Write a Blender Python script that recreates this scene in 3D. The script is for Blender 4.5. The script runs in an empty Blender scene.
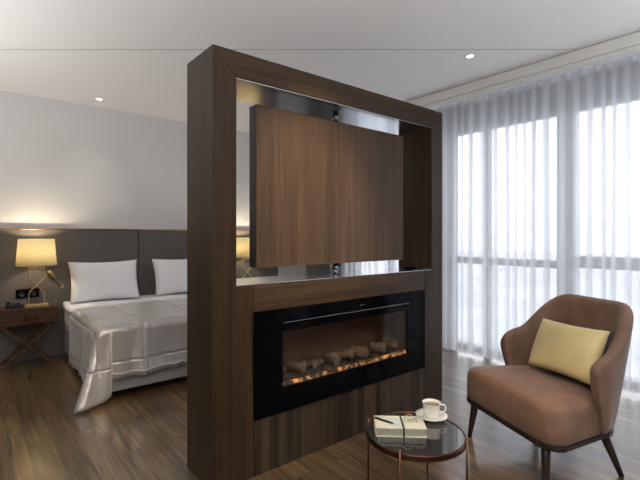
import bpy, bmesh, math, random
from mathutils import Vector, Matrix
random.seed(7)
C = bpy.context.scene.collection
PI = math.pi
def R(a): return math.radians(a)

# ------------------------------------------------------------------ materials
def new_mat(name):
    m = bpy.data.materials.new(name); m.use_nodes = True
    nt = m.node_tree
    return m, nt, nt.nodes['Principled BSDF']
def setp(b, **k):
    for n, v in k.items():
        n = n.replace('_', ' ')
        if n in b.inputs: b.inputs[n].default_value = v
def rgb(c): return (c[0], c[1], c[2], 1)
def plain(name, col, rough=.5, metal=0, noise=0.0, nscale=20, bump=0, bscale=80, **k):
    m, nt, b = new_mat(name)
    setp(b, Base_Color=rgb(col), Roughness=rough, Metallic=metal, **k)
    N = nt.nodes; L = nt.links
    if noise or bump:
        tc = N.new('ShaderNodeTexCoord')
    if noise:
        n = N.new('ShaderNodeTexNoise'); n.inputs['Scale'].default_value = nscale; n.inputs['Detail'].default_value = 4
        L.new(tc.outputs['Object'], n.inputs['Vector'])
        r = N.new('ShaderNodeValToRGB')
        r.color_ramp.elements[0].position = .3; r.color_ramp.elements[1].position = .7
        r.color_ramp.elements[0].color = rgb([c*(1-noise) for c in col])
        r.color_ramp.elements[1].color = rgb([min(1, c*(1+noise)) for c in col])
        L.new(n.outputs['Fac'], r.inputs['Fac']); L.new(r.outputs['Color'], b.inputs['Base Color'])
    if bump:
        n2 = N.new('ShaderNodeTexNoise'); n2.inputs['Scale'].default_value = bscale
        L.new(tc.outputs['Object'], n2.inputs['Vector'])
        bp = N.new('ShaderNodeBump'); bp.inputs['Strength'].default_value = bump; bp.inputs['Distance'].default_value = .01
        L.new(n2.outputs['Fac'], bp.inputs['Height']); L.new(bp.outputs['Normal'], b.inputs['Normal'])
    return m
def wood(name, axis, c1, c2, rough=.4, board=0, boardaxis=0, coarse=9, spec=.22, fig=.5, bv=.3):
    m, nt, b = new_mat(name); N = nt.nodes; L = nt.links
    setp(b, Roughness=rough); b.inputs['Specular IOR Level'].default_value = spec
    tc = N.new('ShaderNodeTexCoord')
    def noise(sc, along, det=5):
        mp = N.new('ShaderNodeMapping'); s = [sc]*3; s[axis] = along
        mp.inputs['Scale'].default_value = s
        L.new(tc.outputs['Object'], mp.inputs['Vector'])
        n = N.new('ShaderNodeTexNoise'); n.inputs['Scale'].default_value = 1; n.inputs['Detail'].default_value = det
        n.inputs['Distortion'].default_value = .6
        L.new(mp.outputs['Vector'], n.inputs['Vector']); return n.outputs['Fac']
    a = noise(coarse, .8); f = noise(coarse*9, 2.0, 3)
    mx = N.new('ShaderNodeMix'); mx.inputs[0].default_value = 1-fig
    L.new(a, mx.inputs[2]); L.new(f, mx.inputs[3])
    val = mx.outputs[0]
    if board:
        sx = N.new('ShaderNodeSeparateXYZ'); L.new(tc.outputs['Object'], sx.inputs[0])
        d = N.new('ShaderNodeMath'); d.operation = 'DIVIDE'; d.inputs[1].default_value = board; L.new(sx.outputs[boardaxis], d.inputs[0])
        fl = N.new('ShaderNodeMath'); fl.operation = 'FLOOR'; L.new(d.outputs[0], fl.inputs[0])
        wn = N.new('ShaderNodeTexWhiteNoise'); wn.noise_dimensions = '1D'; L.new(fl.outputs[0], wn.inputs['W'])
        m2 = N.new('ShaderNodeMath'); m2.operation = 'MULTIPLY_ADD'; m2.inputs[1].default_value = bv
        L.new(wn.outputs['Value'], m2.inputs[0])
        m3 = N.new('ShaderNodeMath'); m3.operation = 'SUBTRACT'; m3.inputs[1].default_value = bv/2; L.new(val, m3.inputs[0])
        L.new(m3.outputs[0], m2.inputs[2]); val = m2.outputs[0]
    r = N.new('ShaderNodeValToRGB'); e = r.color_ramp.elements
    e[0].position = .33; e[1].position = .68; e[0].color = rgb(c1); e[1].color = rgb(c2)
    L.new(val, r.inputs['Fac']); L.new(r.outputs['Color'], b.inputs['Base Color'])
    return m
def floor_mat():
    m, nt, b = new_mat('floor_planks'); N = nt.nodes; L = nt.links
    tc = N.new('ShaderNodeTexCoord')
    mp = N.new('ShaderNodeMapping'); mp.inputs['Rotation'].default_value = (0, 0, R(90)); L.new(tc.outputs['Object'], mp.inputs[0])
    br = N.new('ShaderNodeTexBrick'); br.offset = .37; br.offset_frequency = 2
    for k, v in (('Scale', 1), ('Mortar Size', .0022), ('Mortar Smooth', .3), ('Bias', 0), ('Brick Width', 1.35), ('Row Height', .135)):
        br.inputs[k].default_value = v
    br.inputs['Color1'].default_value = (.55, .55, .55, 1); br.inputs['Color2'].default_value = (1.25, 1.22, 1.15, 1); br.inputs['Mortar'].default_value = (.3, .3, .3, 1)
    L.new(mp.outputs[0], br.inputs['Vector'])
    def noise(sx, sy, det, dist):
        q = N.new('ShaderNodeMapping'); q.inputs['Scale'].default_value = (sx, sy, 1); L.new(tc.outputs['Object'], q.inputs[0])
        # shift the grain per plank so that it breaks at the joints
        ad = N.new('ShaderNodeVectorMath'); ad.operation = 'MULTIPLY_ADD'; ad.inputs[1].default_value = (7, 31, 3)
        L.new(br.outputs['Color'], ad.inputs[0]); L.new(q.outputs[0], ad.inputs[2])
        n = N.new('ShaderNodeTexNoise'); n.inputs['Scale'].default_value = 1; n.inputs['Detail'].default_value = det; n.inputs['Distortion'].default_value = dist
        L.new(ad.outputs[0], n.inputs['Vector']); return n.outputs['Fac']
    a = noise(9, .9, 4, 1.2); f = noise(60, 2.2, 3, .4)
    mx = N.new('ShaderNodeMix'); mx.inputs[0].default_value = .5; L.new(a, mx.inputs[2]); L.new(f, mx.inputs[3])
    r = N.new('ShaderNodeValToRGB'); e = r.color_ramp.elements
    e[0].position = .33; e[0].color = (.025, .0145, .006, 1); e[1].position = .66; e[1].color = (.205, .126, .056, 1)
    L.new(mx.outputs[0], r.inputs[0])
    mu = N.new('ShaderNodeMix'); mu.data_type = 'RGBA'; mu.blend_type = 'MULTIPLY'; mu.inputs[0].default_value = .85
    L.new(r.outputs[0], mu.inputs[6]); L.new(br.outputs['Color'], mu.inputs[7]); L.new(mu.outputs[2], b.inputs['Base Color'])
    setp(b, Roughness=.45, Specular_IOR_Level=.25, Coat_Weight=1.0, Coat_Roughness=.18, Coat_IOR=1.75)
    bp = N.new('ShaderNodeBump'); bp.inputs['Strength'].default_value = .12; bp.inputs['Distance'].default_value = .002
    L.new(f, bp.inputs['Height']); L.new(bp.outputs[0], b.inputs['Normal'])
    return m
def emit(name, col, s):
    m, nt, b = new_mat(name); setp(b, Base_Color=rgb(col), Emission_Color=rgb(col), Emission_Strength=s); return m
def thin_glass(name, tint=(1, 1, 1), gl=.08):
    m, nt, b = new_mat(name); N = nt.nodes; L = nt.links; o = N['Material Output']
    t = N.new('ShaderNodeBsdfTransparent'); t.inputs[0].default_value = rgb(tint)
    g = N.new('ShaderNodeBsdfGlossy'); g.inputs['Roughness'].default_value = .03
    mx = N.new('ShaderNodeMixShader'); mx.inputs[0].default_value = gl
    L.new(t.outputs[0], mx.inputs[1]); L.new(g.outputs[0], mx.inputs[2]); L.new(mx.outputs[0], o.inputs[0]); return m
def sheer_mat():
    m, nt, b = new_mat('sheer_voile'); N = nt.nodes; L = nt.links; o = N['Material Output']
    uv = N.new('ShaderNodeUVMap'); sx = N.new('ShaderNodeSeparateXYZ'); L.new(uv.outputs[0], sx.inputs[0])
    mr = N.new('ShaderNodeMapRange'); mr.inputs['To Min'].default_value = .48; mr.inputs['To Max'].default_value = .07
    L.new(sx.outputs[0], mr.inputs['Value'])
    t = N.new('ShaderNodeBsdfTransparent'); t.inputs[0].default_value = (.98, .985, 1, 1)
    tl = N.new('ShaderNodeBsdfTranslucent'); tl.inputs[0].default_value = (.77, .78, .805, 1)
    df = N.new('ShaderNodeBsdfDiffuse'); df.inputs[0].default_value = (.66, .667, .685, 1)
    m1 = N.new('ShaderNodeMixShader'); m1.inputs[0].default_value = .45; L.new(tl.outputs[0], m1.inputs[1]); L.new(df.outputs[0], m1.inputs[2])
    m2 = N.new('ShaderNodeMixShader'); L.new(mr.outputs[0], m2.inputs[0]); L.new(m1.outputs[0], m2.inputs[1]); L.new(t.outputs[0], m2.inputs[2])
    L.new(m2.outputs[0], o.inputs[0]); return m
def shade_mat():
    m, nt, b = new_mat('lamp_shade_fabric'); N = nt.nodes; L = nt.links; o = N['Material Output']
    tl = N.new('ShaderNodeBsdfTranslucent'); tl.inputs[0].default_value = (.90, .83, .62, 1)
    df = N.new('ShaderNodeBsdfDiffuse'); df.inputs[0].default_value = (.80, .75, .60, 1)
    m1 = N.new('ShaderNodeMixShader'); m1.inputs[0].default_value = .4; L.new(tl.outputs[0], m1.inputs[1]); L.new(df.outputs[0], m1.inputs[2])
    L.new(m1.outputs[0], o.inputs[0]); return m
def quilt_mat(name, col, nscale=6, sx=.27, sy=.27):
    """satin with stitched quilting lines; UV in metres"""
    m, nt, b = new_mat(name); N = nt.nodes; L = nt.links
    uv = N.new('ShaderNodeUVMap'); sp = N.new('ShaderNodeSeparateXYZ'); L.new(uv.outputs[0], sp.inputs[0])
    def line(out, per, w):
        d = N.new('ShaderNodeMath'); d.operation = 'DIVIDE'; d.inputs[1].default_value = per; L.new(out, d.inputs[0])
        p = N.new('ShaderNodeMath'); p.operation = 'PINGPONG'; p.inputs[1].default_value = .5; L.new(d.outputs[0], p.inputs[0])
        s = N.new('ShaderNodeMapRange'); s.inputs['From Max'].default_value = w/per; s.interpolation_type = 'SMOOTHSTEP'; L.new(p.outputs[0], s.inputs['Value'])
        return s.outputs[0]
    a = line(sp.outputs[0], sx, .018); c = line(sp.outputs[1], sy, .018)
    mn = N.new('ShaderNodeMath'); mn.operation = 'MINIMUM'; L.new(a, mn.inputs[0]); L.new(c, mn.inputs[1])
    no = N.new('ShaderNodeTexNoise'); no.inputs['Scale'].default_value = nscale; no.inputs['Detail'].default_value = 3; no.inputs['Distortion'].default_value = .8
    mq = N.new('ShaderNodeMapping'); mq.inputs['Scale'].default_value = (2.2, .8, 1); L.new(uv.outputs[0], mq.inputs[0]); L.new(mq.outputs[0], no.inputs['Vector'])
    ad = N.new('ShaderNodeMath'); ad.operation = 'MULTIPLY_ADD'; ad.inputs[1].default_value = 1.1; L.new(no.outputs[0], ad.inputs[0]); L.new(mn.outputs[0], ad.inputs[2])
    bp = N.new('ShaderNodeBump'); bp.inputs['Strength'].default_value = .55; bp.inputs['Distance'].default_value = .02; L.new(ad.outputs[0], bp.inputs['Height'])
    L.new(bp.outputs[0], b.inputs['Normal'])
    mix = N.new('ShaderNodeMix'); mix.data_type = 'RGBA'; mix.inputs[6].default_value = rgb([x*.8 for x in col]); mix.inputs[7].default_value = rgb(col)
    L.new(mn.outputs[0], mix.inputs[0]); L.new(mix.outputs[2], b.inputs['Base Color'])
    setp(b, Roughness=.33, Metallic=.4, Sheen_Weight=.3)
    return m

M = {}
DW1, DW2 = (.0125, .0068, .0030), (.056, .0315, .0145)
M['wood_v'] = wood('walnut_upright', 2, DW1, DW2, .42, coarse=16)
M['wood_h'] = wood('walnut_level', 0, DW1, DW2, .42, coarse=16)
M['wood_strip'] = wood('walnut_strip', 0, (.024, .0135, .0065), (.084, .049, .0245), .4, coarse=22)
M['wood_slat'] = wood('walnut_slatted', 2, (.015, .0095, .0055), (.062, .040, .0235), .45, board=.052, boardaxis=0, coarse=18)
M['wood_face'] = wood('walnut_face', 2, (.044, .0255, .014), (.104, .0625, .0365), .42, board=.32, boardaxis=0, coarse=14, fig=.5, bv=.10)
M['wood_stand'] = wood('walnut_nightstand', 0, (.035, .017, .008), (.11, .055, .025), .45, coarse=14)
M['wood_leg'] = plain('espresso_wood', (.018, .011, .008), .38, noise=.3)
M['floor'] = floor_mat()
M['wall'] = plain('wall_paint', (.68, .68, .685), .85, bump=.05, bscale=300)
M['wall_far'] = plain('wall_fill_cut', (.20, .185, .17), .85, bump=.05, bscale=300)  # tone made up for the unseen walls, dark to cut front fill
M['ceil'] = plain('ceiling_paint', (.86, .865, .875), .9, bump=.03, bscale=200)
M['trim'] = plain('trim_paint', (.66, .66, .65), .6, bump=.02, bscale=200)
M['seam'] = plain('seam_grey', (.46, .46, .46), .9, bump=.02)
M['frame_grey'] = plain('window_aluminium', (.42, .43, .46), .5, noise=.05)
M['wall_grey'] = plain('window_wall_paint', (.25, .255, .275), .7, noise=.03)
M['pane'] = thin_glass('window_glass', (.97, .98, 1), .05)
M['sheer'] = sheer_mat()
M['drape'] = plain('drape_cloth', (.22, .22, .23), .8, noise=.15, nscale=60)
M['headboard'] = plain('headboard_fabric', (.105, .093, .085), .75, noise=.08, nscale=150, bump=.1, bscale=400, Sheen_Weight=.2)
M['copper'] = plain('copper_metal', (.56, .29, .17), .28, 1, noise=.1, nscale=9)
M['bronze'] = plain('dark_bronze', (.10, .045, .03), .3, 1, noise=.15, nscale=10)
M['brass'] = plain('aged_brass', (.62, .46, .26), .3, 1, noise=.1, nscale=20)
M['steel'] = plain('polished_steel', (.60, .61, .64), .17, .95, noise=.02, nscale=3)
M['pole'] = plain('dark_chrome', (.20, .20, .21), .22, 1, noise=.05)
M['black'] = plain('satin_black', (.006, .006, .007), .4, noise=.2)
M['blackglass'] = plain('black_glass', (.002, .0022, .003), .07, noise=.1, nscale=2); M['blackglass'].node_tree.nodes['Principled BSDF'].inputs['Specular IOR Level'].default_value = .05
M['firepane'] = thin_glass('fire_glass', (.92, .92, .92), .012)
M['linen'] = plain('white_linen', (.80, .80, .815), .8, bump=.25, bscale=14, Sheen_Weight=.2)
M['boxspring'] = plain('grey_upholstery', (.30, .275, .26), .8, noise=.08, nscale=120)
M['quilt'] = quilt_mat('satin_quilt', (.54, .49, .455), 5, .46, .29)
M['hem'] = plain('satin_hem', (.60, .57, .54), .35, noise=.05, Sheen_Weight=.3)
M['shade'] = shade_mat()
M['bulb'] = emit('warm_bulb', (1, .72, .36), 9)
M['suede'] = plain('tan_suede', (.155, .083, .051), .72, noise=.22, nscale=9, bump=.12, bscale=160, Sheen_Weight=.25, Sheen_Roughness=.4)
M['mustard'] = plain('mustard_satin', (.58, .455, .21), .5, noise=.07, nscale=8, bump=.15, bscale=22, Sheen_Weight=.2)
M['brown_pad'] = plain('dark_brown_pad', (.045, .025, .022), .6, noise=.1)
M['china'] = plain('white_china', (.84, .80, .70), .18, noise=.02, Coat_Weight=.3)
M['coffee'] = plain('coffee', (.25, .17, .09), .2, noise=.1)
M['smoked'] = plain('smoked_mirror', (.19, .175, .165), .045, .85, noise=.05, nscale=3)
M['paper'] = plain('cream_cover', (.66, .60, .43), .6, noise=.06, nscale=30)
M['pages'] = plain('page_edges', (.30, .29, .24), .8, noise=.25, nscale=90)
M['band'] = plain('dark_band', (.02, .018, .016), .6, noise=.1)
M['slip'] = plain('pale_slip', (.56, .58, .52), .5, noise=.05)
M['lens'] = thin_glass('lens_glass', (.96, .97, .97), .08)
M['log'] = None
M['downlight'] = emit('downlight_glow', (1, .97, .9), 6)

# ------------------------------------------------------------------ mesh helpers
def box(bm, lo, hi):
    r = bmesh.ops.create_cube(bm, size=1)
    s = [hi[i]-lo[i] for i in range(3)]; c = [(hi[i]+lo[i])/2 for i in range(3)]
    bmesh.ops.transform(bm, matrix=Matrix.Translation(c) @ Matrix.Diagonal((*s, 1)), verts=r['verts'])
    return r['verts']
def boxbm(lo, hi, bev=0, seg=2):
    bm = bmesh.new(); box(bm, lo, hi)
    if bev: bmesh.ops.bevel(bm, geom=bm.edges[:], offset=bev, segments=seg, affect='EDGES', profile=.6)
    return bm
def prism(pts, y0, y1, bev=0):
    """polygon in XZ extruded along Y"""
    bm = bmesh.new()
    a = [bm.verts.new((x, y0, z)) for x, z in pts]; b = [bm.verts.new((x, y1, z)) for x, z in pts]
    n = len(pts); bm.faces.new(a); bm.faces.new(b[::-1])
    for i in range(n): bm.faces.new((a[i], b[i], b[(i+1) % n], a[(i+1) % n]))
    bmesh.ops.recalc_face_normals(bm, faces=bm.faces)
    if bev: bmesh.ops.bevel(bm, geom=bm.edges[:], offset=bev, segments=1, affect='EDGES')
    return bm
def tube(bm, pts, rad, n=10, cap=True):
    pts = [Vector(p) for p in pts]; rs = rad if isinstance(rad, (list, tuple)) else [rad]*len(pts)
    rings = []; up = Vector((.13, .21, .97)).normalized(); prev = None
    for i, p in enumerate(pts):
        t = (pts[min(i+1, len(pts)-1)] - pts[max(i-1, 0)]).normalized()
        if prev is None:
            a = t.cross(up)
            if a.length < .2: a = t.cross(Vector((1, 0, 0)))
        else: a = prev - t*prev.dot(t)
        a.normalize(); b = t.cross(a); prev = a
        rings.append([bm.verts.new(p + (a*math.cos(2*PI*k/n) + b*math.sin(2*PI*k/n))*rs[i]) for k in range(n)])
    for i in range(len(rings)-1):
        for k in range(n): bm.faces.new((rings[i][k], rings[i][(k+1) % n], rings[i+1][(k+1) % n], rings[i+1][k]))
    if cap: bm.faces.new(rings[0][::-1]); bm.faces.new(rings[-1])
    return bm
def tubebm(pts, rad, n=10): return tube(bmesh.new(), pts, rad, n)
def lathe(prof, c=(0, 0, 0), n=48, close=False):
    bm = bmesh.new(); rings = []
    for r, z in prof:
        if r < 1e-5: rings.append([bm.verts.new((c[0], c[1], c[2]+z))])
        else: rings.append([bm.verts.new((c[0]+r*math.cos(2*PI*k/n), c[1]+r*math.sin(2*PI*k/n), c[2]+z)) for k in range(n)])
    seq = list(zip(rings, rings[1:])) + ([(rings[-1], rings[0])] if close else [])
    for a, b in seq:
        for k in range(n):
            q = (k+1) % n
            if len(a) == 1 and len(b) == 1: continue
            if len(a) == 1: bm.faces.new((a[0], b[q], b[k]))
            elif len(b) == 1: bm.faces.new((a[k], a[q], b[0]))
            else: bm.faces.new((a[k], a[q], b[q], b[k]))
    bmesh.ops.recalc_face_normals(bm, faces=bm.faces)
    return bm
def ring(bm, c, r, t, axis='Y', n=28, m=8):
    c = Vector(c); g = []
    for i in range(n):
        a = 2*PI*i/n; rr = []
        for j in range(m):
            b = 2*PI*j/m; q = r + t*math.cos(b); h = t*math.sin(b)
            v = {'Y': (q*math.cos(a), h, q*math.sin(a)), 'Z': (q*math.cos(a), q*math.sin(a), h)}[axis]
            rr.append(bm.verts.new(c + Vector(v)))
        g.append(rr)
    for i in range(n):
        for j in range(m): bm.faces.new((g[i][j], g[(i+1) % n][j], g[(i+1) % n][(j+1) % m], g[i][(j+1) % m]))
    bmesh.ops.recalc_face_normals(bm, faces=bm.faces); return bm
def chaikin(pts, it=2):
    pts = [Vector(p) for p in pts]
    for _ in range(it):
        q = [pts[0]]
        for a, b in zip(pts, pts[1:]): q += [a*.75+b*.25, a*.25+b*.75]
        pts = q + [pts[-1]]
    return pts

# ------------------------------------------------------------------ object helpers
def chain(o):
    m = Matrix.Identity(4)
    while o is not None: m = o.matrix_basis @ m; o = o.parent
    return m
def thing(name, label, cat, loc=(0, 0, 0), rotz=0, group=None):
    o = bpy.data.objects.new(name, None); C.objects.link(o)
    o.location = loc; o.rotation_euler = (0, 0, rotz); o.empty_display_size = .1
    return tag(o, label, cat, group)
def tag(o, label, cat, group=None):
    o['label'] = label; o['category'] = cat
    if group: o['group'] = group
    return o
def obj(name, bm, mat, parent=None, smooth=False, world=True, bevel=0, sub=0, origin=None):
    me = bpy.data.meshes.new(name)
    o = bpy.data.objects.new(name, me); C.objects.link(o)
    if parent is not None:
        o.parent = parent
        if world: bm.transform(chain(parent).inverted())
    elif origin is not None:
        bm.transform(Matrix.Translation([-c for c in origin])); o.location = origin
    bm.to_mesh(me); bm.free(); me.materials.append(mat)
    if smooth:
        for p in me.polygons: p.use_smooth = True
    if bevel:
        b = o.modifiers.new('b', 'BEVEL'); b.width = bevel; b.segments = 2; b.limit_method = 'ANGLE'
    if sub:
        s = o.modifiers.new('s', 'SUBSURF'); s.levels = s.render_levels = sub
    return o
def struct(name, bm, mat, parent=None, **k):
    o = obj(name, bm, mat, parent, **k)
    if parent is None: o['kind'] = 'structure'
    return o
def dup(root, loc, label, group=None):
    r = root.copy(); C.objects.link(r); r.location = loc; r['label'] = label
    if group: r['group'] = group
    for ch in list(root.children):
        c = ch.copy(); C.objects.link(c); c.parent = r
        for g in ch.children:
            d = g.copy(); C.objects.link(d); d.parent = c
    return r

# ------------------------------------------------------------------ camera
F, CX, HY, CH = 429.0, 320.0, 234.0, 1.30
YAW = R(50.8); fw = (math.cos(YAW), math.sin(YAW)); rt = (math.sin(YAW), -math.cos(YAW))
cam = bpy.data.cameras.new('camera'); co = bpy.data.objects.new('camera', cam); C.objects.link(co)
co.location = (0, 0, CH); co.rotation_euler = (R(90), 0, YAW - R(90))
cam.sensor_width = 36; cam.lens = F/640*36; cam.shift_y = -(240-HY)/640; cam.clip_start = .05; cam.clip_end = 3000
bpy.context.scene.camera = co

# ------------------------------------------------------------------ room
XL, XR, YF, YB, H = -1.6, 4.36, -2.6, 5.40, 2.75
struct('floor', boxbm((XL-.2, YF-.2, -.12), (XR+.3, YB+.2, 0)), M['floor'])
struct('ceiling', boxbm((XL-.2, YF-.2, H), (XR+.3, YB+.2, H+.12)), M['ceil'])
struct('wall_back', boxbm((XL-.2, YB, 0), (XR+.3, YB+.15, H)), M['wall'])
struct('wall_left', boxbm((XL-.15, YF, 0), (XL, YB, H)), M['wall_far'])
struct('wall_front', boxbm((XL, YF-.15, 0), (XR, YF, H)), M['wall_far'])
# window wall with two big openings
W1, W2, W3, W4, WT, WB = YF+.25, 1.672, 1.715, 4.60, 2.50, .004
bm = bmesh.new()
box(bm, (XR, YF, WT), (XR+.2, YB, H)); box(bm, (XR, YF, 0), (XR+.2, YB, WB))
box(bm, (XR, YF, WB), (XR+.2, W1, WT)); box(bm, (XR, W2, WB), (XR+.2, W3, WT)); box(bm, (XR, W4, WB), (XR+.2, YB, WT))
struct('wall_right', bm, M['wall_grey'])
def window(n, y0, y1, muls, tz0, tz1):
    bm = bmesh.new(); f = .05; x0, x1 = XR+.03, XR+.11
    box(bm, (x0, y0, WB), (x1, y0+f, WT)); box(bm, (x0, y1-f, WB), (x1, y1, WT))
    box(bm, (x0, y0+f, WB), (x1, y1-f, WB+.03)); box(bm, (x0, y0+f, WT-f), (x1, y1-f, WT))
    box(bm, (x0, y0+f, tz0), (x1, y1-f, tz1))
    for y, w in muls:
        box(bm, (x0+.004, y-w/2, WB+.03), (x1-.004, y+w/2, tz0)); box(bm, (x0+.004, y-w/2, tz1), (x1-.004, y+w/2, WT-f))
    w = struct('window_%d' % n, bm, M['frame_grey'])
    obj('window_pane', boxbm((x0+.035, y0+.02, WB+.02), (x0+.041, y1-.02, WT-.02)), M['pane'], w)
window(1, W3, W4, [(2.50, .055), (2.995, .20), (3.9, .06)], .965, 1.04)
window(2, W1, W2, [(.62, .06), (-.5, .06)], .985, 1.095)
# curtain pelmet (the drop in front of the curtain pocket) and ceiling seam
bm = bmesh.new(); PX = 3.69
box(bm, (PX, YF, 2.655), (PX+.10, YB, H-.006)); box(bm, (PX+.012, YF, 2.618), (PX+.10, YB, 2.6549))
struct('trim_1', bm, M['trim'], bevel=.004)
bm = bmesh.new(); ds = F*(H-CH)/(HY-49.5)
for a, b in (((-2.3), (2.21)),):
    p = [Vector((fw[0]*dd + rt[0]*l, fw[1]*dd + rt[1]*l)) for l, dd in ((-2.75, ds-.005), (2.05, ds-.005), (2.05, ds+.005), (-2.75, ds+.005))]
    lo = [bm.verts.new((q.x, q.y, H-.002)) for q in p]; hi = [bm.verts.new((q.x, q.y, H+.01)) for q in p]
    bm.faces.new(lo); bm.faces.new(hi[::-1])
    for i in range(4): bm.faces.new((lo[i], hi[i], hi[(i+1) % 4], lo[(i+1) % 4]))
bmesh.ops.recalc_face_normals(bm, faces=bm.faces)
struct('trim_2', bm, M['seam'])

# outside: hazy pale city far below
def city_mat():
    m, nt, b = new_mat('hazy_city'); N = nt.nodes; L = nt.links
    tc = N.new('ShaderNodeTexCoord'); v = N.new('ShaderNodeTexVoronoi'); v.inputs['Scale'].default_value = .03
    L.new(tc.outputs['Object'], v.inputs['Vector'])
    r = N.new('ShaderNodeValToRGB'); r.color_ramp.elements[0].color = (.44, .455, .48, 1); r.color_ramp.elements[1].color = (.74, .75, .77, 1)
    L.new(v.outputs['Color'], r.inputs[0]); L.new(r.outputs[0], b.inputs['Base Color']); setp(b, Roughness=1); return m
struct('ground', boxbm((30, -900, -61), (1500, 1200, -60)), city_mat())

# ------------------------------------------------------------------ curtains
def sm0(t): t = max(0, min(1, t)); return t*t*(3-2*t)
def curtain(y0, y1, x, ztop, zb0, zb1, lam, amp, seed):
    rnd = random.Random(seed); bm = bmesh.new(); uvl = bm.loops.layers.uv.new('UVMap')
    n = int((y1-y0)/.0105); cols = []; ph = 0; info = []
    lc = lam
    zs = [0, .25, .6, .85, 1]
    for i in range(n+1):
        y = y0 + (y1-y0)*i/n
        ph += 2*PI*((y1-y0)/n)/lc
        if i % 11 == 0: lc = lam*rnd.uniform(.65, 1.5); fa = rnd.uniform(.65, 1)
        s = math.sin(ph); sl = .5+.5*math.sin(ph+.5); col = []
        for t in zs:
            zb = zb0 + (zb1-zb0)*(y-y0)/(y1-y0)
            z = zb + (ztop-zb)*t
            a = amp*(1-.35*t)
            col.append(bm.verts.new((x + a*s + .012*math.sin(y*9+t*2), y + .012*math.sin(ph*.5+t*3)*(1-t), z)))
        cols.append(col); info.append(min(1, sm0(sl*1.3-.15)*fa + rnd.uniform(0, .12)))
    for i in range(n):
        for j in range(len(zs)-1):
            f = bm.faces.new((cols[i][j], cols[i+1][j], cols[i+1][j+1], cols[i][j+1])); f.smooth = True
            for l, k in zip(f.loops, (i, i+1, i+1, i)): l[uvl].uv = (info[k], zs[j])
    return bm
ZR, ZL = .075, .0
o = obj('sheer_curtain', curtain(YF+.1, 4.55, 4.12, 2.735, .06, .004, .112, .020, 3), M['sheer'], origin=(4.12, 1.5, 0))
tag(o, 'white floor-length sheer curtain pleated across the bright window wall', 'curtain')
o = obj('drape', curtain(4.62, 5.26, 4.06, 2.73, .01, .01, .11, .05, 5), M['drape'], origin=(4.06, 4.95, 0))
tag(o, 'grey heavy drape gathered in the corner, glimpsed under the swivelling wooden panel', 'curtain')

# ------------------------------------------------------------------ headboard
HX0, HX1, HYf = -.42, 3.55, 5.335
hb = thing('headboard', 'wide charcoal upholstered headboard panelling along the bedroom wall with a copper top edge', 'headboard', (1.67, YB, 0))
for a, b in ((HX0, 1.555), (1.563, HX1)):
    obj('panel', boxbm((a, HYf, 0.0), (b, YB-.001, 1.345), .006), M['headboard'], hb)
obj('top_trim', boxbm((HX0, HYf-.004, 1.346), (HX1, YB-.001, 1.360), .002), M['copper'], hb)
bm = bmesh.new()
# power socket on the headboard
so = thing('power_socket', 'black double power socket on the headboard behind the lit table lamp', 'socket', (.44, HYf, .69))
obj('face_plate', boxbm((.36, HYf-.012, .645), (.56, HYf-.0005, .735), .004), M['blackglass'], so)
for cx in (.41, .51):
    obj('outlet', lathe([(0, .0), (.020, .0), (.026, .004), (.026, .0)], n=20), M['black'], so, world=False).matrix_basis = Matrix.Translation((cx-.44, -.0125, 0)) @ Matrix.Rotation(R(90), 4, 'X')

# ------------------------------------------------------------------ bed
BX0, BX1, BY0 = .77, 2.57, 3.62
bed = thing('bed', 'large double bed with grey upholstered base and white mattress', 'bed', (1.67, 4.48, 0))
obj('base', boxbm((BX0, BY0, .06), (BX1, HYf-.004, .33), .02, 3), M['boxspring'], bed, smooth=True)
obj('mattress', boxbm((BX0+.015, BY0+.012, .331), (BX1-.015, HYf-.004, .503), .04, 4), M['linen'], bed, smooth=True)
for x in (BX0+.12, BX1-.12):
    for y in (BY0+.15, HYf-.2):
        obj('leg', boxbm((x-.03, y-.03, 0), (x+.03, y+.03, .06), .004), M['black'], bed)
# duvet: rounded slab with soft edge overhang
def slab(x0, x1, y0, y1, z0, z1, r, nx=40, ny=30, wob=.008, seed=1):
    rnd = random.Random(seed); bm = bmesh.new()
    box(bm, (x0, y0, z0), (x1, y1, z1))
    bmesh.ops.bevel(bm, geom=bm.edges[:], offset=r, segments=4, affect='EDGES', profile=.5)
    bmesh.ops.subdivide_edges(bm, edges=[e for e in bm.edges if e.calc_length() > .3], cuts=14, use_grid_fill=True)
    for v in bm.verts:
        v.co.z += wob*math.sin(v.co.x*9+1.3)*math.cos(v.co.y*7)*(v.co.z > z1-.02); v.co.x += wob*.8*math.sin(v.co.y*11)
    return bm
o = obj('duvet', slab(BX0-.012, BX1+.012, BY0+.35, HYf-.02, .507, .573, .03), M['linen'], origin=(1.67, 4.6, .5), smooth=True)
tag(o, 'white duvet lying over the mattress, folded under the silver throw', 'duvet')
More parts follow.
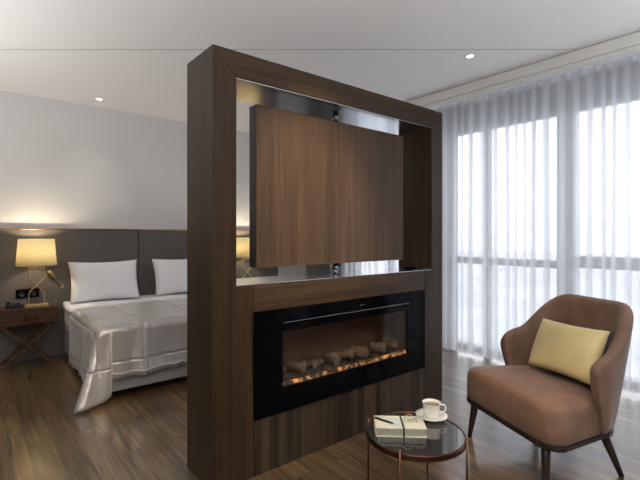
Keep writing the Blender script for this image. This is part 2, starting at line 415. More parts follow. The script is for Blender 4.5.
# pillows
def pillow(w, h, t, n=22, ear=.06, puff=.42, seed=0):
    rnd = random.Random(seed); bm = bmesh.new(); side = []
    for sgn in (1, -1):
        g = []
        for i in range(n+1):
            row = []
            for j in range(n+1):
                u = -1+2*i/n; v = -1+2*j/n
                k = max(0, (1-u*u)*(1-v*v))**puff
                x = u*w/2*(1 - ear*(1-v*v)*abs(u)**3*0 - ear*(1-abs(v)**2)*abs(u)**2*.6)
                y = v*h/2*(1 - ear*(1-abs(u)**2)*abs(v)**2*.9)
                z = sgn*t/2*k*(1+.10*math.sin(3*u+seed)*math.cos(2.3*v+seed))
                row.append((x, y, z))
            g.append(row)
        side.append(g)
    vs = {}
    def V(s, i, j):
        edge = i in (0, n) or j in (0, n); key = (0 if edge else s, i, j)
        if key not in vs: vs[key] = bm.verts.new(side[s][i][j])
        return vs[key]
    for s in (0, 1):
        for i in range(n):
            for j in range(n):
                q = [V(s, i, j), V(s, i+1, j), V(s, i+1, j+1), V(s, i, j+1)]
                bm.faces.new(q if s == 0 else q[::-1])
    return bm
def orient(bm, right, up, c):
    r = Vector(right).normalized(); u = Vector(up); u = (u - r*u.dot(r)).normalized(); n = r.cross(u)
    m = Matrix((r, u, n)).transposed().to_4x4(); m.translation = c; bm.transform(m); return bm
def bedpillow(name, x, label, seed):
    bm = orient(pillow(.70, .455, .20, seed=seed, puff=.30, ear=.10), (1, 0, 0), (0, .30, .95), (x, 5.14, .788))
    o = obj(name, bm, M['linen'], origin=(x, 5.12, .57), smooth=True)
    return tag(o, label, 'pillow', 'bed pillows')
bedpillow('pillow', 1.15, 'white pillow propped on the bed, the one nearer the lit table lamp', 1)
bedpillow('pillow', 2.02, 'white pillow propped on the bed, half hidden by the wooden room divider', 2)

# throw: runs over the foot of the bed, bunched corner touching the floor
def throw_bm():
    bm = bmesh.new(); uvl = bm.loops.layers.uv.new('UVMap')
    zt = .583; y1 = 4.67; x0, x1, yf = BX0-.03, BX1+.03, BY0-.03
    def grid(pts, uvs):
        vv = [[bm.verts.new(p) for p in row] for row in pts]
        for i in range(len(pts)-1):
            for j in range(len(pts[0])-1):
                f = bm.faces.new((vv[i][j], vv[i+1][j], vv[i+1][j+1], vv[i][j+1])); f.smooth = True
                for l, (a, b) in zip(f.loops, ((i, j), (i+1, j), (i+1, j+1), (i, j+1))): l[uvl].uv = uvs[a][b]
    def rip(s, d): return .010*math.sin(s*13)+.007*math.sin(s*29+1)+.005*math.sin(s*47+2)
    # foot drop + top, as one sheet along Y (profile), across X
    nx = 70; pts = []; uvs = []
    prof = []                                   # (y, z, arclength)
    r = .06; zb = .175; L = 0
    for k in range(9): prof.append((yf, zb + (zt-r-zb)*k/8, 0))
    for k in range(1, 7):
        a = PI/2*k/6; prof.append((yf+r-r*math.cos(a), zt-r+r*math.sin(a), 0))
    for k in range(1, 15): prof.append((yf+r+(y1-yf-r)*k/14, zt, 0))
    for i in range(nx+1):
        x = x0+.085+(x1-x0-.085)*i/nx if False else x0 + (x1-x0)*i/nx
        row = []; uu = []; s = 0; pp = None
        for (y, z, _) in prof:
            if pp: s += math.hypot(y-pp[0], z-pp[1])
            pp = (y, z); d = max(0, (zt-r-z)/(zt-zb))
            e = min(1, (x-x0)/.06)               # rounded left edge
            zz = z - (1-math.sin(e*PI/2))*.06*(1 if z > zt-r else .3)
            row.append((x, y - rip(x, d)*d*2.2 - .02*d + .004*math.sin(y*8)*(1-d), zz + .004*math.sin(x*7+y*5)*(z > zt-.01)))
            uu.append((x-x0+.10, s+.16))
        pts.append(row); uvs.append(uu)
    grid(pts, uvs)
    # left drop from the head side down to the corner, then the flap that swings out to the floor
    ny = 26; pts = []; uvs = []
    for i in range(ny+1):
        y = y1 - (y1-(yf+.10))*i/ny
        row = []; uu = []
        for k in range(9):
            t = k/8; z = (zt-.055) - (zt-.055-.10)*t
            row.append((x0 - .012*math.sin(t*PI/2) - rip(y, t)*t*1.2, y, z)); uu.append((-.1-.45*t, y-y1))
        pts.append(row); uvs.append(uu)
    grid(pts, uvs)
    nf = 16; pts = []; uvs = []
    for i in range(nf+1):
        q = i/nf
        # top curve of flap: from left side to corner front; bottom: floor fan
        tx = x0 + .005 + .10*q; ty = yf + .11*(1-q) - .006; tz = zt - .045 - .03*math.sin(q*PI)*0
        bx = x0 - .165 + .265*q; by = yf - .075 + .085*q - .05*math.sin(q*PI); bz = .006 + .035*q*q
        row = []; uu = []
        for k in range(15):
            t = k/14; w = t**1.35
            fold = .020*math.sin(q*PI*3)*(.35+.65*t)*(1-.3*t)
            row.append((tx+(bx-tx)*w, ty+(by-ty)*w - fold - .02*math.sin(t*PI), tz+(bz-tz)*t)); uu.append((q*.27, .62*(1-t)))
        pts.append(row); uvs.append(uu)
    grid(pts, uvs)
    return bm
thr = thing('bed_throw', 'silver-grey quilted satin throw draped over the foot of the bed, one corner on the floor', 'throw', (1.67, 3.7, .573))
tb = obj('cloth', throw_bm(), M['quilt'], thr)
sm = tb.modifiers.new('so', 'SOLIDIFY'); sm.thickness = .008; sm.offset = 0
# pale hem edging: along the foot and down the flap
bm = bmesh.new()
pts = [(BX0+.07+1.76*i/60, BY0-.058-(.010*math.sin((BX0+.07+1.76*i/60)*13)+.007*math.sin((BX0+.07+1.76*i/60)*29+1)+.005*math.sin((BX0+.07+1.76*i/60)*47+2))*2.2, .215) for i in range(61)]
tube(bm, pts, .006, 6)
xx, yy = BX0-.03, BY0-.03
tp = (xx+.105, yy-.006, .538); bt = (xx+.10, yy+.01, .041)
tube(bm, [(tp[0]+(bt[0]-tp[0])*t**1.35, tp[1]+(bt[1]-tp[1])*t**1.35-.02*math.sin(t*PI)-.006, tp[2]+(bt[2]-tp[2])*t) for t in [i/12 for i in range(13)]], .007, 6)
obj('hem', bm, M['hem'], thr, smooth=True)['label'] = 'pale satin hem edging'

# ------------------------------------------------------------------ nightstands
def nightstand(x0, label):
    y0, y1, w = 5.02, 5.33, .49; z0, z1 = .415, .575; x1 = x0+w
    t = thing('nightstand', label, 'nightstand', (x0+w/2, (y0+y1)/2, 0), 0, 'bedside nightstands')
    obj('cabinet', boxbm((x0, y0+.02, z0), (x1, y1, z1-.02), .003), M['wood_stand'], t)
    obj('top', boxbm((x0-.008, y0-.004, z1-.0199), (x1+.008, y1, z1), .003), M['wood_stand'], t)
    d = obj('drawer', boxbm((x0+.006, y0, z0+.005), (x1-.006, y0+.0199, z1-.024), .003), M['wood_stand'], t)
    bm = bmesh.new(); ring(bm, (x0+w/2+.01, y0-.009, (z0+z1)/2-.01), .043, .009)
    obj('ring_handle', bm, M['bronze'], d, smooth=True)
    for yy in (y0+.035, y1-.035):
        for a, b, dy in ((x0+.03, x1-.04, 0), (x1-.03, x0+.04, .024)):
            bm = bmesh.new(); A = Vector((a, yy+dy, z0-.001)); B = Vector((b, yy+dy, .0)); wd = .017
            v = [bm.verts.new((p.x+sx*wd*1.3, p.y+sy*.0115, p.z)) for p in (A, B) for sx, sy in ((-1, -1), (1, -1), (1, 1), (-1, 1))]
            for q in ((0, 1, 2, 3), (7, 6, 5, 4), (0, 4, 5, 1), (1, 5, 6, 2), (2, 6, 7, 3), (3, 7, 4, 0)): bm.faces.new([v[k] for k in q])
            bmesh.ops.recalc_face_normals(bm, faces=bm.faces)
            obj('leg', bm, M['wood_stand'], t, bevel=.003)
    return t
ns = nightstand(.20, 'walnut nightstand with crossed legs and ring-handled drawer under the fully visible table lamp')
dup(ns, (2.83, ns.location[1], 0), 'walnut nightstand on the far side of the bed, behind the room divider', 'bedside nightstands')

def lamp(x, y, z, label):
    t = thing('table_lamp', label, 'lamp', (x, y, z), 0, 'bedside table lamps')
    P = lambda dx, dz, dy=0: (x+dx, y+dy, z+dz)
    obj('base', boxbm(P(-.098, 0, -.045), P(.098, .028, .045), .004), M['brass'], t)
    for s in (-1, 1):
        pts = chaikin([P(.066*s, .028), P(.066*s, .12), P(.060*s, .15), P(.0, .215, .008*s), P(-.055*s, .27), P(-.062*s, .30), P(-.062*s, .385)], 3)
        obj('stem', tubebm(pts, .0065, 10), M['brass'], t, smooth=True)
    bm = bmesh.new(); tube(bm, [P(-.068, .385), P(.068, .385)], .006, 8); tube(bm, [P(0, .385), P(0, .47)], .009, 8)
    obj('crossbar', bm, M['brass'], t, smooth=True)
    obj('bulb', lathe([(0, .47), (.018, .475), (.034, .52), (.030, .55), (0, .57)], (x, y, z), 16), M['bulb'], t, smooth=True)
    sh = lathe([(.175, .410), (.154, .675), (.1525, .675), (.1735, .410)], (x, y, z), 56, close=True)
    s = obj('lamp_shade', sh, M['shade'], t, smooth=True)
    bm = bmesh.new()
    for k in range(3):
        a = 2*PI*k/3+.4; tube(bm, [P(0, .465), P(.172*math.cos(a), .415, .172*math.sin(a))], .003, 6)
    ring(bm, P(0, .413), .1715, .004, 'Z', 48, 6)
    obj('shade_frame', bm, M['brass'], s)
    return t
lz = .575
l1 = lamp(.515, 5.115, lz, 'lit cream-shaded table lamp with crossed brass stems on the nightstand left of the bed')
l2 = dup(l1, (2.90, 5.115, lz), 'lit table lamp beyond the bed, a sliver of it showing through the divider opening', 'bedside table lamps')
def point(name, loc, e, col, r):
    l = bpy.data.lights.new(name, 'POINT'); l.energy = e; l.color = col; l.shadow_soft_size = r
    o = bpy.data.objects.new(name, l); C.objects.link(o); o.location = loc; return o
for lx in (.515, 2.90): point('lamp_light', (lx, 5.115, lz+.60), 12, (1, .83, .58), .035)
# reading spot on a bendy arm, fixed to the headboard
rl = thing('reading_light', 'small brass reading spotlight on a slanting arm fixed to the headboard beside the lamp', 'light', (.765, HYf, .74))
obj('wall_plate', tubebm([(.765, HYf-.0005, .74), (.765, HYf-.016, .74)], .022, 20), M['brass'], rl)
obj('arm', tubebm(chaikin([(.765, HYf-.016, .74), (.76, 5.30, .745), (.72, 5.30, .80), (.665, 5.30, .875)], 2), .006, 8), M['brass'], rl, smooth=True)
obj('spot_head', tubebm([(.690, 5.30, .850), (.684, 5.30, .856), (.640, 5.30, .905), (.636, 5.30, .910)], [.015, .022, .025, .019], 16), M['brass'], rl, smooth=True)
# clock radio / phone
ph = thing('telephone', 'black low telephone on the nightstand left of the lamp', 'telephone', (.33, 5.13, lz))
obj('body', prism([(.262, lz), (.400, lz), (.400, lz+.028), (.380, lz+.042), (.276, lz+.036), (.262, lz+.02)], 5.08, 5.20, .003), M['black'], ph)
obj('handset', tubebm(chaikin([(.282, 5.10, lz+.046), (.289, 5.13, lz+.056), (.289, 5.16, lz+.056), (.282, 5.19, lz+.046)], 2), .011, 8), M['blackglass'], ph, smooth=True)

# ------------------------------------------------------------------ room divider
DX0, DX1, DY0, DY1, DH = .939, 2.867, 2.0, 2.327, 2.25
OX0, OX1, OZ0, OZ1 = 1.0717, 2.732, 1.0275, 2.112
FX0, FX1, FZ0, FZ1 = 1.173, 2.636, .304, .883
dv = thing('room_divider', 'freestanding dark walnut room divider with an open window-like frame above a fireplace', 'room divider', ((DX0+DX1)/2, (DY0+DY1)/2, 0))
obj('post', prism([(DX0, 0), (FX0-.001, 0), (FX0-.001, OZ0-.0), (OX0, OZ0), (OX0, OZ1-.001), (DX0, DH-.0015)], DY0, DY1, .0012), M['wood_v'], dv)
obj('post', prism([(DX1, 0), (FX1+.001, 0), (FX1+.001, OZ0), (OX1, OZ0), (OX1, OZ1-.001), (DX1, DH-.0015)], DY0, DY1, .0012), M['wood_v'], dv)
obj('top_beam', prism([(DX0, DH), (OX0, OZ1), (OX1, OZ1), (DX1, DH)], DY0, DY1, .0012), M['wood_h'], dv)
obj('mantel_strip', boxbm((FX0+.001, DY0, FZ1-.03), (FX1-.001, DY1, OZ0), .001), M['wood_strip'], dv)
obj('lower_panel', boxbm((FX0+.001, DY0, 0), (FX1-.001, DY1, FZ0+.03), .001), M['wood_slat'], dv)
obj('back_panel', boxbm((FX0+.001, DY1-.03, FZ0+.031), (FX1-.001, DY1, FZ1-.031), .001), M['wood_slat'], dv)
obj('sill_plate', boxbm((OX0+.001, DY0+.002, OZ0+.0003), (OX1-.001, DY1-.002, OZ0+.003)), M['steel'], dv)['label'] = 'polished metal sill'
obj('head_plate', boxbm((OX0+.001, DY0+.002, OZ1-.003), (OX1-.001, DY1-.002, OZ1-.0003)), M['steel'], dv)['label'] = 'polished metal lining under the top beam'

# swivelling panel in the opening
SX0, SX1, SY0, SY1, SZ0, SZ1 = 1.262, 2.541, 2.118, 2.212, 1.1065, 2.040
sp = thing('swivel_panel', 'rectangular walnut-faced television panel hung on a pole inside the divider opening', 'panel', ((SX0+SX1)/2, 2.165, OZ0+.003))
obj('front_face', boxbm((SX0, SY0, SZ0), (SX1, SY0+.012, SZ1), .001), M['wood_face'], sp)
obj('carcass', boxbm((SX0+.0005, SY0+.0125, SZ0), (SX1-.0005, SY1-.012, SZ1), .001), M['black'], sp)['label'] = 'black carcass edge'
obj('back_screen', boxbm((SX0+.01, SY1-.0118, SZ0+.01), (SX1-.01, SY1, SZ1-.01), .002), M['blackglass'], sp)
for za, zb, c in ((OZ0+.003, SZ0, OZ0+.003), (SZ1, OZ1-.003, SZ1)):
    pz = obj('pole', tubebm([(1.902, 2.165, za), (1.902, 2.165, zb)], .021, 20), M['pole'], sp, smooth=True)
    obj('collar', lathe([(.0212, 0), (.033, 0), (.033, .012), (.0212, .012)], (1.902, 2.165, (za+zb)/2-.006), 24, close=True), M['pole'], pz)
# slim remote on the sill
rm = thing('remote_control', 'slim black remote control lying at the right end of the polished sill', 'remote control', (2.63, 2.13, OZ0+.003))
bm = boxbm((-.08, -.022, 0), (.08, .022, .017), .005)
ob = obj('body', bm, M['blackglass'], rm, world=False); ob.rotation_euler = (0, 0, R(18))
for k in range(4):
    obj('button', boxbm((-.05+k*.028, -.008, .0168), (-.036+k*.028, .008, .0195), .002), M['pole'], ob, world=False)

# ------------------------------------------------------------------ fireplace
fp = thing('fireplace', 'wide black glass electric fireplace with glowing logs set into the room divider', 'fireplace', ((FX0+FX1)/2, DY0, FZ0))
WX0, WX1, WZ0, WZ1 = 1.355, 2.432, .438, .754
bm = bmesh.new(); ya, yb = DY0-.010, DY0-.0008
box(bm, (FX0, ya, FZ0), (WX0, yb, FZ1)); box(bm, (WX1, ya, FZ0), (FX1, yb, FZ1))
box(bm, (WX0, ya, FZ0), (WX1, yb, WZ0)); box(bm, (WX0, ya, WZ1), (WX1, yb, FZ1))
bmesh.ops.remove_doubles(bm, verts=bm.verts, dist=1e-5)
obj('front_panel', bm, M['blackglass'], fp)
obj('window_pane', boxbm((WX0-.01, DY0+.001, WZ0-.01), (WX1+.01, DY0+.004, WZ1+.01)), M['firepane'], fp)
# glossy ridge line under the vent
vt = obj('vent', boxbm((WX0, ya-.0045, .800), (WX1+.018, ya-.0002, .8055), .0015), M['pole'], fp)
obj('vent_slot', boxbm((WX0+.01, ya-.002, .812), (WX1+.005, ya-.0002, .832), .0008), M['blackglass'], fp)
obj('indicator', boxbm((1.955, ya-.003, .836), (2.0, ya-.0002, .842), .001), M['pole'], fp)
# firebox
def firebox_mat():
    m, nt, b = new_mat('firebox_screen'); N = nt.nodes; L = nt.links
    setp(b, Base_Color=(.10, .062, .04, 1), Roughness=.8)
    tc = N.new('ShaderNodeTexCoord'); n = N.new('ShaderNodeTexNoise'); n.inputs['Scale'].default_value = 6; L.new(tc.outputs['Object'], n.inputs['Vector'])
    r = N.new('ShaderNodeValToRGB'); r.color_ramp.elements[0].color = (.04, .028, .018, 1); r.color_ramp.elements[1].color = (.068, .046, .030, 1)
    L.new(n.outputs[0], r.inputs[0]); L.new(r.outputs[0], b.inputs['Base Color'])
    setp(b, Emission_Color=(1, .42, .2, 1), Emission_Strength=.005); return m
fb = firebox_mat(); BYk = DY1-.036
bm = bmesh.new()
box(bm, (WX0-.02, BYk-.02, WZ0-.04), (WX1+.02, BYk, WZ1+.04))
box(bm, (WX0-.03, DY0+.006, WZ0-.04), (WX0-.012, BYk, WZ1+.04)); box(bm, (WX1+.012, DY0+.006, WZ0-.04), (WX1+.03, BYk, WZ1+.04))
box(bm, (WX0-.02, DY0+.006, WZ1+.012), (WX1+.02, BYk, WZ1+.03))
obj('firebox', bm, fb, fp)
def ember_mat(name, thr, s, k=1):
    m, nt, b = new_mat(name); N = nt.nodes; L = nt.links
    tc = N.new('ShaderNodeTexCoord'); n = N.new('ShaderNodeTexNoise'); n.inputs['Scale'].default_value = 28; n.inputs['Detail'].default_value = 5
    L.new(tc.outputs['Object'], n.inputs['Vector'])
    r = N.new('ShaderNodeValToRGB'); e = r.color_ramp.elements
    e[0].position = thr; e[0].color = (0, 0, 0, 1); e[1].position = thr+.22; e[1].color = (1, .42, .12, 1)
    L.new(n.outputs[0], r.inputs[0]); L.new(r.outputs[0], b.inputs['Emission Color']); setp(b, Emission_Strength=s, Roughness=.9)
    n2 = N.new('ShaderNodeTexNoise'); n2.inputs['Scale'].default_value = 40; L.new(tc.outputs['Object'], n2.inputs['Vector'])
    r2 = N.new('ShaderNodeValToRGB'); r2.color_ramp.elements[0].color = (.03*k, .02*k, .014*k, 1); r2.color_ramp.elements[1].color = (.20*k, .12*k, .07*k, 1)
    L.new(n2.outputs[0], r2.inputs[0]); L.new(r2.outputs[0], b.inputs['Base Color']); return m
M['log'] = ember_mat('charred_log', .60, .12)
M['ember'] = ember_mat('ember_strip', .44, 1.0, .3)
M['ash'] = ember_mat('ash_bed', .60, .30, .22)
def bed_rows(ya, yb, m, n, lo, hi, seed):
    bm = bmesh.new(); rnd = random.Random(seed); rows = []
    for i in range(n+1):
        x = WX0-.01 + (WX1-WX0+.02)*i/n
        rows.append([bm.verts.new((x, ya+(yb-ya)*j/m, WZ0 + rnd.uniform(lo, hi) + .02*j/m)) for j in range(m+1)])
    for i in range(n):
        for j in range(m): bm.faces.new((rows[i][j], rows[i+1][j], rows[i+1][j+1], rows[i][j+1]))
    return bm
obj('ember_strip', bed_rows(DY0+.008, DY0+.020, 2, 110, .0, .005, 4), M['ember'], fp, smooth=True)['label'] = 'thin glowing orange ember line'
obj('ash_bed', bed_rows(DY0+.021, BYk-.025, 7, 80, -.004, .018, 5), M['ash'], fp, smooth=True)
lx = [(1.545, .036, .50), (1.83, .040, .40), (1.945, .034, .55), (2.075, .040, .45), (2.25, .042, .5), (2.385, .036, .35)]
def logmesh(x, y, z, r0, a, L2, tilt, seed):
    rnd = random.Random(seed); pts = []; rs = []
    for k in range(9):
        t = -1+2*k/8; pts.append((x+L2*math.cos(a)*t+.006*math.sin(t*3+seed), y+L2*math.sin(a)*t, z+tilt*t)); rs.append(r0*(1-.25*abs(t)**5)*rnd.uniform(.93, 1.06))
    return tubebm(pts, rs, 14)
for i, (x, r0, a) in enumerate(lx):
    obj('log', logmesh(x, DY0+.12, WZ0+.048+.006*(i % 3), r0, PI/2+a, .06, .008*(i % 2), i), M['log'], fp, smooth=True)
for i, (x, a) in enumerate([(1.42, .2), (1.66, -.25), (1.75, .5), (2.0, -.4), (2.16, .3), (2.31, -.3)]):
    obj('log', logmesh(x, DY0+.16, WZ0+.034, .024, a, .085, .006, 30+i), M['log'], fp, smooth=True)
for i in range(6): point('fire_light', (1.46+.18*i, BYk-.065, WZ0+.06), .042, (1, .42, .12), .02)

# ------------------------------------------------------------------ armchair
ac = thing('armchair', 'tan suede tub armchair with dark wooden legs beside the window', 'armchair', (2.338, 1.245, 0), R(-23.5))
# local axes: +X backwards, +Y towards the chair's left (away from the camera)
HW = .330; YBk = .562; RC = .22; ZB = .252
def seat_bm():
    bm = bmesh.new(); outl = []
    n = 9
    def arc(cx, cy, r, a0, a1):
        for k in range(n+1):
            a = a0+(a1-a0)*k/n; outl.append((cx+r*math.cos(a), cy+r*math.sin(a)))
    w = HW+.042
    arc(.085, -w+.085, .085, PI, 1.5*PI); arc(.39, -w+.21, .15, 1.5*PI, 2*PI); arc(.39, w-.21, .15, 0, .5*PI); arc(.085, w-.085, .085, .5*PI, PI)
    cx, cy = .3, 0
    lv = [(0, .985, ZB), (0, 1, ZB+.012), (.0, 1.005, ZB+.07), (.0, 1.0, .385), (.0, .988, .412), (.0, .955, .432), (.0, .88, .445), (0, .6, .455), (0, .3, .459)]
    rings = []
    for _, s, z in lv:
        rings.append([bm.verts.new((cx+(x-cx)*s, cy+(y-cy)*s, z - .012*max(0, (x-.3)/.3)*(z > .4))) for x, y in outl])
    m = len(outl)
    for a, b in zip(rings, rings[1:]):
        for k in range(m): bm.faces.new((a[k], a[(k+1) % m], b[(k+1) % m], b[k]))
    bm.faces.new(rings[0][::-1]); c = bm.verts.new((cx, cy, .460))
    for k in range(m): bm.faces.new((rings[-1][k], rings[-1][(k+1) % m], c))
    bmesh.ops.recalc_face_normals(bm, faces=bm.faces); return bm, outl
sb, outl = seat_bm()
obj('seat', sb, M['suede'], ac, smooth=True, world=False)
def plan(hw, yb, rc, y0, n_arm=10, n_arc=14, n_back=10):
    p = []
    for k in range(n_arm): t = k/n_arm; p.append((y0+(yb-rc-y0)*t, -hw, 0, 0))
    for k in range(n_arc):
        a = PI/2*k/n_arc; p.append((yb-rc+rc*math.sin(a), -hw+rc-rc*math.cos(a), k/n_arc, 0))
    for k in range(n_back+1): t = k/n_back; p.append((yb, -(hw-rc)+2*(hw-rc)*t, 1, 0))
    for q in p[:n_arm+n_arc][::-1]: p.append((q[0], -q[1], q[2], 0))
    return p
def sm(t): t = max(0, min(1, t)); return t*t*(3-2*t)
def shell_bm():
    P = plan(HW, YBk, RC, .27); n = len(P); bm = bmesh.new(); rings = []
    cum = [0]
    for a, b in zip(P, P[1:]): cum.append(cum[-1]+math.hypot(b[0]-a[0], b[1]-a[1]))
    for i, (px, py, k, _) in enumerate(P):
        a = P[max(0, i-1)]; b = P[min(n-1, i+1)]; tx, ty = b[0]-a[0], b[1]-a[1]; l = math.hypot(tx, ty); tx /= l; ty /= l
        nx, ny = ty, -tx                          # outward
        df = min(cum[i], cum[-1]-cum[i])            # distance from the arm's front edge
        kk = sm(k*1.5-.30)
        zt = .650 + .05*sm(df/.26) + (.912-.700)*kk
        if df < .11: q = 1-df/.11; zt -= .10*(1-math.sqrt(max(0, 1-q*q)))
        th = .062+.012*kk
        if df < .03: th *= .72+.28*df/.03
        lean = .045+.10*kk
        r = th/2; prof = []
        zo = ZB+.002; nz = 8
        for j in range(nz): prof.append((0, zo+(zt-r-zo)*j/(nz-1)))
        for j in range(1, 7): g = PI*j/7; prof.append((-r+r*math.cos(g), zt-r+r*math.sin(g)))
        for j in range(nz): prof.append((-th, zt-r-(zt-r-zo)*j/(nz-1)))
        ringv = []
        for o_, z in prof:
            off = o_ + lean*max(0, (z-ZB)/.64)**.75 + .010
            sh = .095*(1-(z-ZB)/.37) * max(0, 1-df/.14) if z < .62 else 0
            ringv.append(bm.verts.new((px+nx*off+sh, py+ny*off, z)))
        rings.append(ringv)
    m = len(rings[0])
    for a, b in zip(rings, rings[1:]):
        for k in range(m): bm.faces.new((a[k], a[(k+1) % m], b[(k+1) % m], b[k]))
    for rg in (rings[0], rings[-1]):
        h = m//2
        for k in range(h-1): bm.faces.new((rg[k], rg[k+1], rg[m-2-k], rg[m-1-k])) 
    bmesh.ops.recalc_face_normals(bm, faces=bm.faces); return bm
obj('backrest', shell_bm(), M['suede'], ac, smooth=True, world=False, sub=1)
# dark rail under the seat following its outline, legs
bm = bmesh.new(); cx = .3; lo = []; m = len(outl)
for z, s in ((ZB-.026, 1.0), (ZB-.001, 1.012)): lo.append([bm.verts.new((cx+(x-cx)*s*1.0+(.012*(x > .41)), y*s, z)) for x, y in outl])
for k in range(m): bm.faces.new((lo[0][k], lo[0][(k+1) % m], lo[1][(k+1) % m], lo[1][k]))
bm.faces.new(lo[0][::-1]); bm.faces.new(lo[1]); bmesh.ops.recalc_face_normals(bm, faces=bm.faces)
obj('seat_rail', bm, M['wood_leg'], ac, world=False)
for (tx, ty, bx, by) in ((.045, -.288, .02, -.315), (.045, .288, .02, .315), (.46, -.245, .53, -.30), (.46, .245, .53, .30)):
    obj('leg', tubebm([(tx, ty, ZB-.020), (tx*.7+bx*.3, ty*.7+by*.3, .16), (bx, by, 0)], [.025, .021, .0125], 14), M['wood_leg'], ac, smooth=True, world=False)
# cushion
mw = Matrix.Translation((2.335, 1.235, 0)) @ Matrix.Rotation(R(-20), 4, 'Z')
bm = orient(pillow(.45, .315, .13, seed=3, puff=.36, ear=.07), (.0, -1, .02), (.42, 0, .90), (.425, -.05, .622))
bm.transform(mw)
o = obj('cushion', bm, M['mustard'], origin=tuple(mw @ Vector((.425, -.05, .46))), smooth=True)
tag(o, 'mustard yellow rectangular cushion leaning in the tan armchair, nearest the viewer', 'cushion')
bm = orient(pillow(.43, .30, .08, seed=5, puff=.36), (.0, -1, .0), (.40, 0, .92), (.505, -.062, .612))  # dark brown pillow shape tucked behind the mustard cushion
bm.transform(mw)
o = obj('cushion', bm, M['brown_pad'], origin=tuple(mw @ Vector((.50, -.06, .46))), smooth=True)
tag(o, 'dark brown pad shape showing only its edge behind the mustard cushion', 'cushion')

# ------------------------------------------------------------------ side table
TZ = .475; TR = .200
td = F*(CH-TZ)/(432-HY); tl = (415-CX)/F*td
TX, TY = fw[0]*td+rt[0]*tl, fw[1]*td+rt[1]*tl
tb = thing('side_table', 'small round side table with smoked glass top and thin bronze legs', 'table', (TX, TY, 0))
obj('glass_top', lathe([(0, TZ-.010), (TR-.004, TZ-.010), (TR-.004, TZ), (0, TZ)], (TX, TY, 0), 72), M['smoked'], tb)
obj('rim', lathe([(TR-.0035, TZ-.020), (TR, TZ-.022), (TR+.003, TZ-.020), (TR+.003, TZ+.002), (TR, TZ+.004), (TR-.0035, TZ+.002)], (TX, TY, 0), 72, close=True), M['bronze'], tb, smooth=True)
va = math.atan2(rt[1], rt[0])+R(62)
for k in range(4):
    a = va + k*PI/2; x, y = TX+(TR+.0075)*math.cos(a), TY+(TR+.0075)*math.sin(a)
    obj('leg', tubebm([(x, y, 0), (x, y, TZ+.017)], .0045, 10), M['bronze'], tb, smooth=True)
def ontable(px, py, z=TZ):
    d = F*(CH-z)/(py-HY); l = (px-CX)/F*d; return fw[0]*d+rt[0]*l, fw[1]*d+rt[1]*l
# cup and saucer
sx, sy = ontable(431.5, 418.5)
o = obj('saucer', lathe([(0, 0), (.030, 0), (.034, .003), (.055, .009), (.069, .017), (.0695, .019), (.055, .012), (.034, .0065), (0, .005)], (sx, sy, TZ), 40), M['china'], smooth=True, origin=(sx, sy, TZ))
tag(o, 'white saucer on the side table under the coffee cup', 'saucer')
cz = TZ+.0058
cup = thing('cup', 'white porcelain coffee cup with one handle standing on the saucer', 'cup', (sx, sy, cz))
bo = obj('bowl', lathe([(0, 0), (.023, 0), (.026, .003), (.032, .012), (.0365, .03), (.0395, .066), (.0405, .068), (.0385, .067), (.035, .03), (.030, .014), (0, .008)], (sx, sy, cz), 40), M['china'], cup, smooth=True)
obj('coffee', lathe([(0, .056), (.0375, .056)], (sx, sy, cz), 32), M['coffee'], cup)['label'] = 'milky brown coffee inside'
hd = Vector((rt[0], rt[1], 0)); c0 = Vector((sx, sy, cz))
obj('handle', tubebm(chaikin([c0+hd*.036+Vector((0, 0, .054)), c0+hd*.055+Vector((0, 0, .058)), c0+hd*.066+Vector((0, 0, .042)), c0+hd*.056+Vector((0, 0, .022)), c0+hd*.034+Vector((0, 0, .017))], 3), .0042, 10), M['china'], cup, smooth=True)
# notebook with pen, slip and spectacles
bx, by = ontable(399.5, 430.5); ba = math.atan2(rt[1], rt[0])+R(-3)
nb = thing('notebook', 'thick cream notebook with a dark elastic band lying on the side table', 'book', (bx, by, TZ), ba)
L3, W3_, T3 = .205, .12, .036
obj('pages', boxbm((-L3/2+.004, -W3_/2+.004, .0035), (L3/2-.003, W3_/2-.004, T3-.0035), .001), M['pages'], nb, world=False)['label'] = 'grey page edges'
bm = bmesh.new(); box(bm, (-L3/2, -W3_/2, 0), (L3/2, W3_/2, .0034)); box(bm, (-L3/2, -W3_/2, T3-.0034), (L3/2, W3_/2, T3)); box(bm, (-L3/2, W3_/2-.0035, .0034), (L3/2, W3_/2, T3-.0034))
obj('cover', bm, M['paper'], nb, world=False)
bm = bmesh.new(); box(bm, (.006, -W3_/2-.0012, .0), (.014, -W3_/2-.0001, T3+.001)); box(bm, (.006, -W3_/2-.0012, T3+.0001), (.014, W3_/2+.001, T3+.0012))
obj('elastic_band', bm, M['band'], nb, world=False)
mb = Matrix.Translation((bx, by, TZ)) @ Matrix.Rotation(ba, 4, 'Z')
bm = boxbm((-.048, -.04, T3), (.004, .025, T3+.0025)); bm.transform(mb)
o = obj('paper_slip', bm, M['slip'], origin=tuple(mb @ Vector((-.02, 0, T3)))); tag(o, 'small pale green-grey paper slip on the notebook', 'paper')
pen = thing('pen', 'dark pen lying slantwise on the notebook cover', 'pen', tuple(mb @ Vector((-.065, 0, T3))), ba+R(-38))
obj('barrel', tubebm([(-.045, 0, .0048), (.03, 0, .0048), (.042, 0, .0048), (.050, 0, .0045)], [.0045, .0045, .0035, .0008], 10), M['black'], pen, smooth=True, world=False)
obj('clip', boxbm((-.044, -.001, .0092), (-.015, .001, .0105)), M['brass'], pen, world=False)
gl = thing('eyeglasses', 'thin gold wire eyeglasses folded on the right half of the notebook', 'glasses', tuple(mb @ Vector((.06, -.005, T3))), ba+R(12))
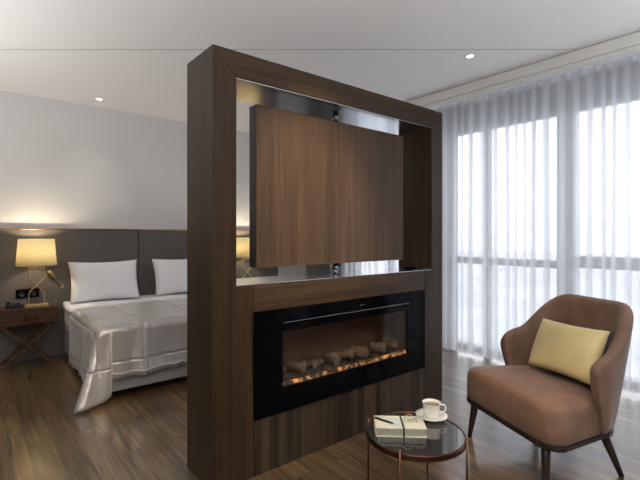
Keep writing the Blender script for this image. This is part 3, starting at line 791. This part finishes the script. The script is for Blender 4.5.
for s in (-1, 1):
    bm = bmesh.new(); ring(bm, (.025*s, 0, .0165), .0205, .0012, 'Y', 28, 6)
    rr = obj('rim', bm, M['brass'], gl, smooth=True, world=False)
    lb = lathe([(0, -.0004), (.0198, -.0004), (.0198, .0004), (0, .0004)], n=28); lb.transform(Matrix.Translation((.025*s, 0, .0165)) @ Matrix.Rotation(R(90), 4, 'X'))
    obj('lens', lb, M['lens'], rr, world=False)
    obj('temple', tubebm([(.046*s, 0, .022), (.045*s, .012, .018), (-.02*s, .018+.004*s, .0025)], .0013, 6), M['brass'], gl, smooth=True, world=False)
obj('bridge', tubebm([(-.005, 0, .020), (0, 0, .023), (.005, 0, .020)], .0012, 6), M['brass'], gl, world=False)

# ------------------------------------------------------------------ downlights
def downlight(x, y, label):
    t = thing('ceiling_downlight', label, 'light', (x, y, H), 0, 'recessed downlights')
    obj('trim_ring', lathe([(.030, -.0005), (.044, -.0005), (.043, -.005), (.031, -.004)], (x, y, H), 32, close=True), M['trim'], t)
    obj('lens', lathe([(0, -.002), (.0298, -.002), (.0298, -.0005), (0, -.0005)], (x, y, H), 24), M['downlight'], t)
    return t
d1 = downlight(3.156, 1.936, 'small round recessed ceiling downlight near the curtain pelmet')
dup(d1, (1.073, 5.07, H), 'small round recessed ceiling downlight above the bed near the back wall', 'recessed downlights')

# ------------------------------------------------------------------ light
def area(name, loc, rot, sx, sy, e, col=(1, 1, 1)):
    l = bpy.data.lights.new(name, 'AREA'); l.shape = 'RECTANGLE'; l.size = sx; l.size_y = sy; l.energy = e; l.color = col
    o = bpy.data.objects.new(name, l); C.objects.link(o); o.location = loc; o.rotation_euler = rot; return o
def spot(name, loc, target, e, ang, blend=1, col=(1, 1, 1), r=.05):
    l = bpy.data.lights.new(name, 'SPOT'); l.energy = e; l.spot_size = R(ang); l.spot_blend = blend; l.color = col; l.shadow_soft_size = r
    o = bpy.data.objects.new(name, l); C.objects.link(o); o.location = loc
    o.rotation_euler = (Vector(target)-Vector(loc)).to_track_quat('-Z', 'Y').to_euler(); return o
area('fill_light', (-.2, -.5, 1.95), (R(180), 0, 0), 1.8, 2.0, 175, (1, .97, .94))  # added fill without a fixture, brightens the ceiling from behind the camera
area('fill_light', (-.85, 3.3, 1.5), (R(180), 0, 0), 1.1, 2.4, 36, (1, .97, .94))  # added fill out of view on the left, lifts the bedroom ceiling
spot('chair_spot', (1.25, .75, 2.72), (2.28, 1.22, .36), 130, 25, 1, (1, .68, .34), .05)
area('fill_light', (2.9, -1.1, 1.7), (R(180), 0, 0), 1.2, 1.4, 48, (.94, .97, 1))  # added fill out of view, brightens the ceiling towards the window
spot('panel_spot', (1.55, 1.05, 2.72), (1.62, 2.1, 1.40), 150, 50, 1, (1, .78, .48), .04)
spot('downlight_beam', (3.156, 1.936, 2.73), (3.156, 1.936, 0), 14, 70, 1, (1, .93, .82), .03)
spot('downlight_beam', (1.073, 5.07, 2.73), (1.073, 5.0, 0), 10, 80, 1, (1, .93, .82), .03)

w = bpy.data.worlds.new('world'); bpy.context.scene.world = w; w.use_nodes = True
N = w.node_tree.nodes; L = w.node_tree.links; bg = N['Background']
tc = N.new('ShaderNodeTexCoord'); sx_ = N.new('ShaderNodeSeparateXYZ'); L.new(tc.outputs['Generated'], sx_.inputs[0])
r = N.new('ShaderNodeValToRGB'); e = r.color_ramp.elements
e[0].position = .0; e[0].color = (.84, .87, .91, 1); e[1].position = .10; e[1].color = (.95, .975, 1, 1)
L.new(sx_.outputs[2], r.inputs[0]); L.new(r.outputs[0], bg.inputs['Color']); bg.inputs['Strength'].default_value = 2.7
for nm, y0, y1 in (('window_portal', W3, W4), ('window_portal', W1, W2)):
    p = area(nm, (XR+.16, (y0+y1)/2, (WT+WB)/2), (0, R(90), 0), WT-WB, y1-y0, 1); p.data.cycles.is_portal = True

sc = bpy.context.scene
sc.view_settings.view_transform = 'Standard'; sc.view_settings.look = 'None'; sc.view_settings.exposure = 0
sc.cycles.max_bounces = 10; sc.cycles.diffuse_bounces = 5; sc.cycles.transparent_max_bounces = 24; sc.cycles.sample_clamp_indirect = 6
sc.cycles.use_denoising = True
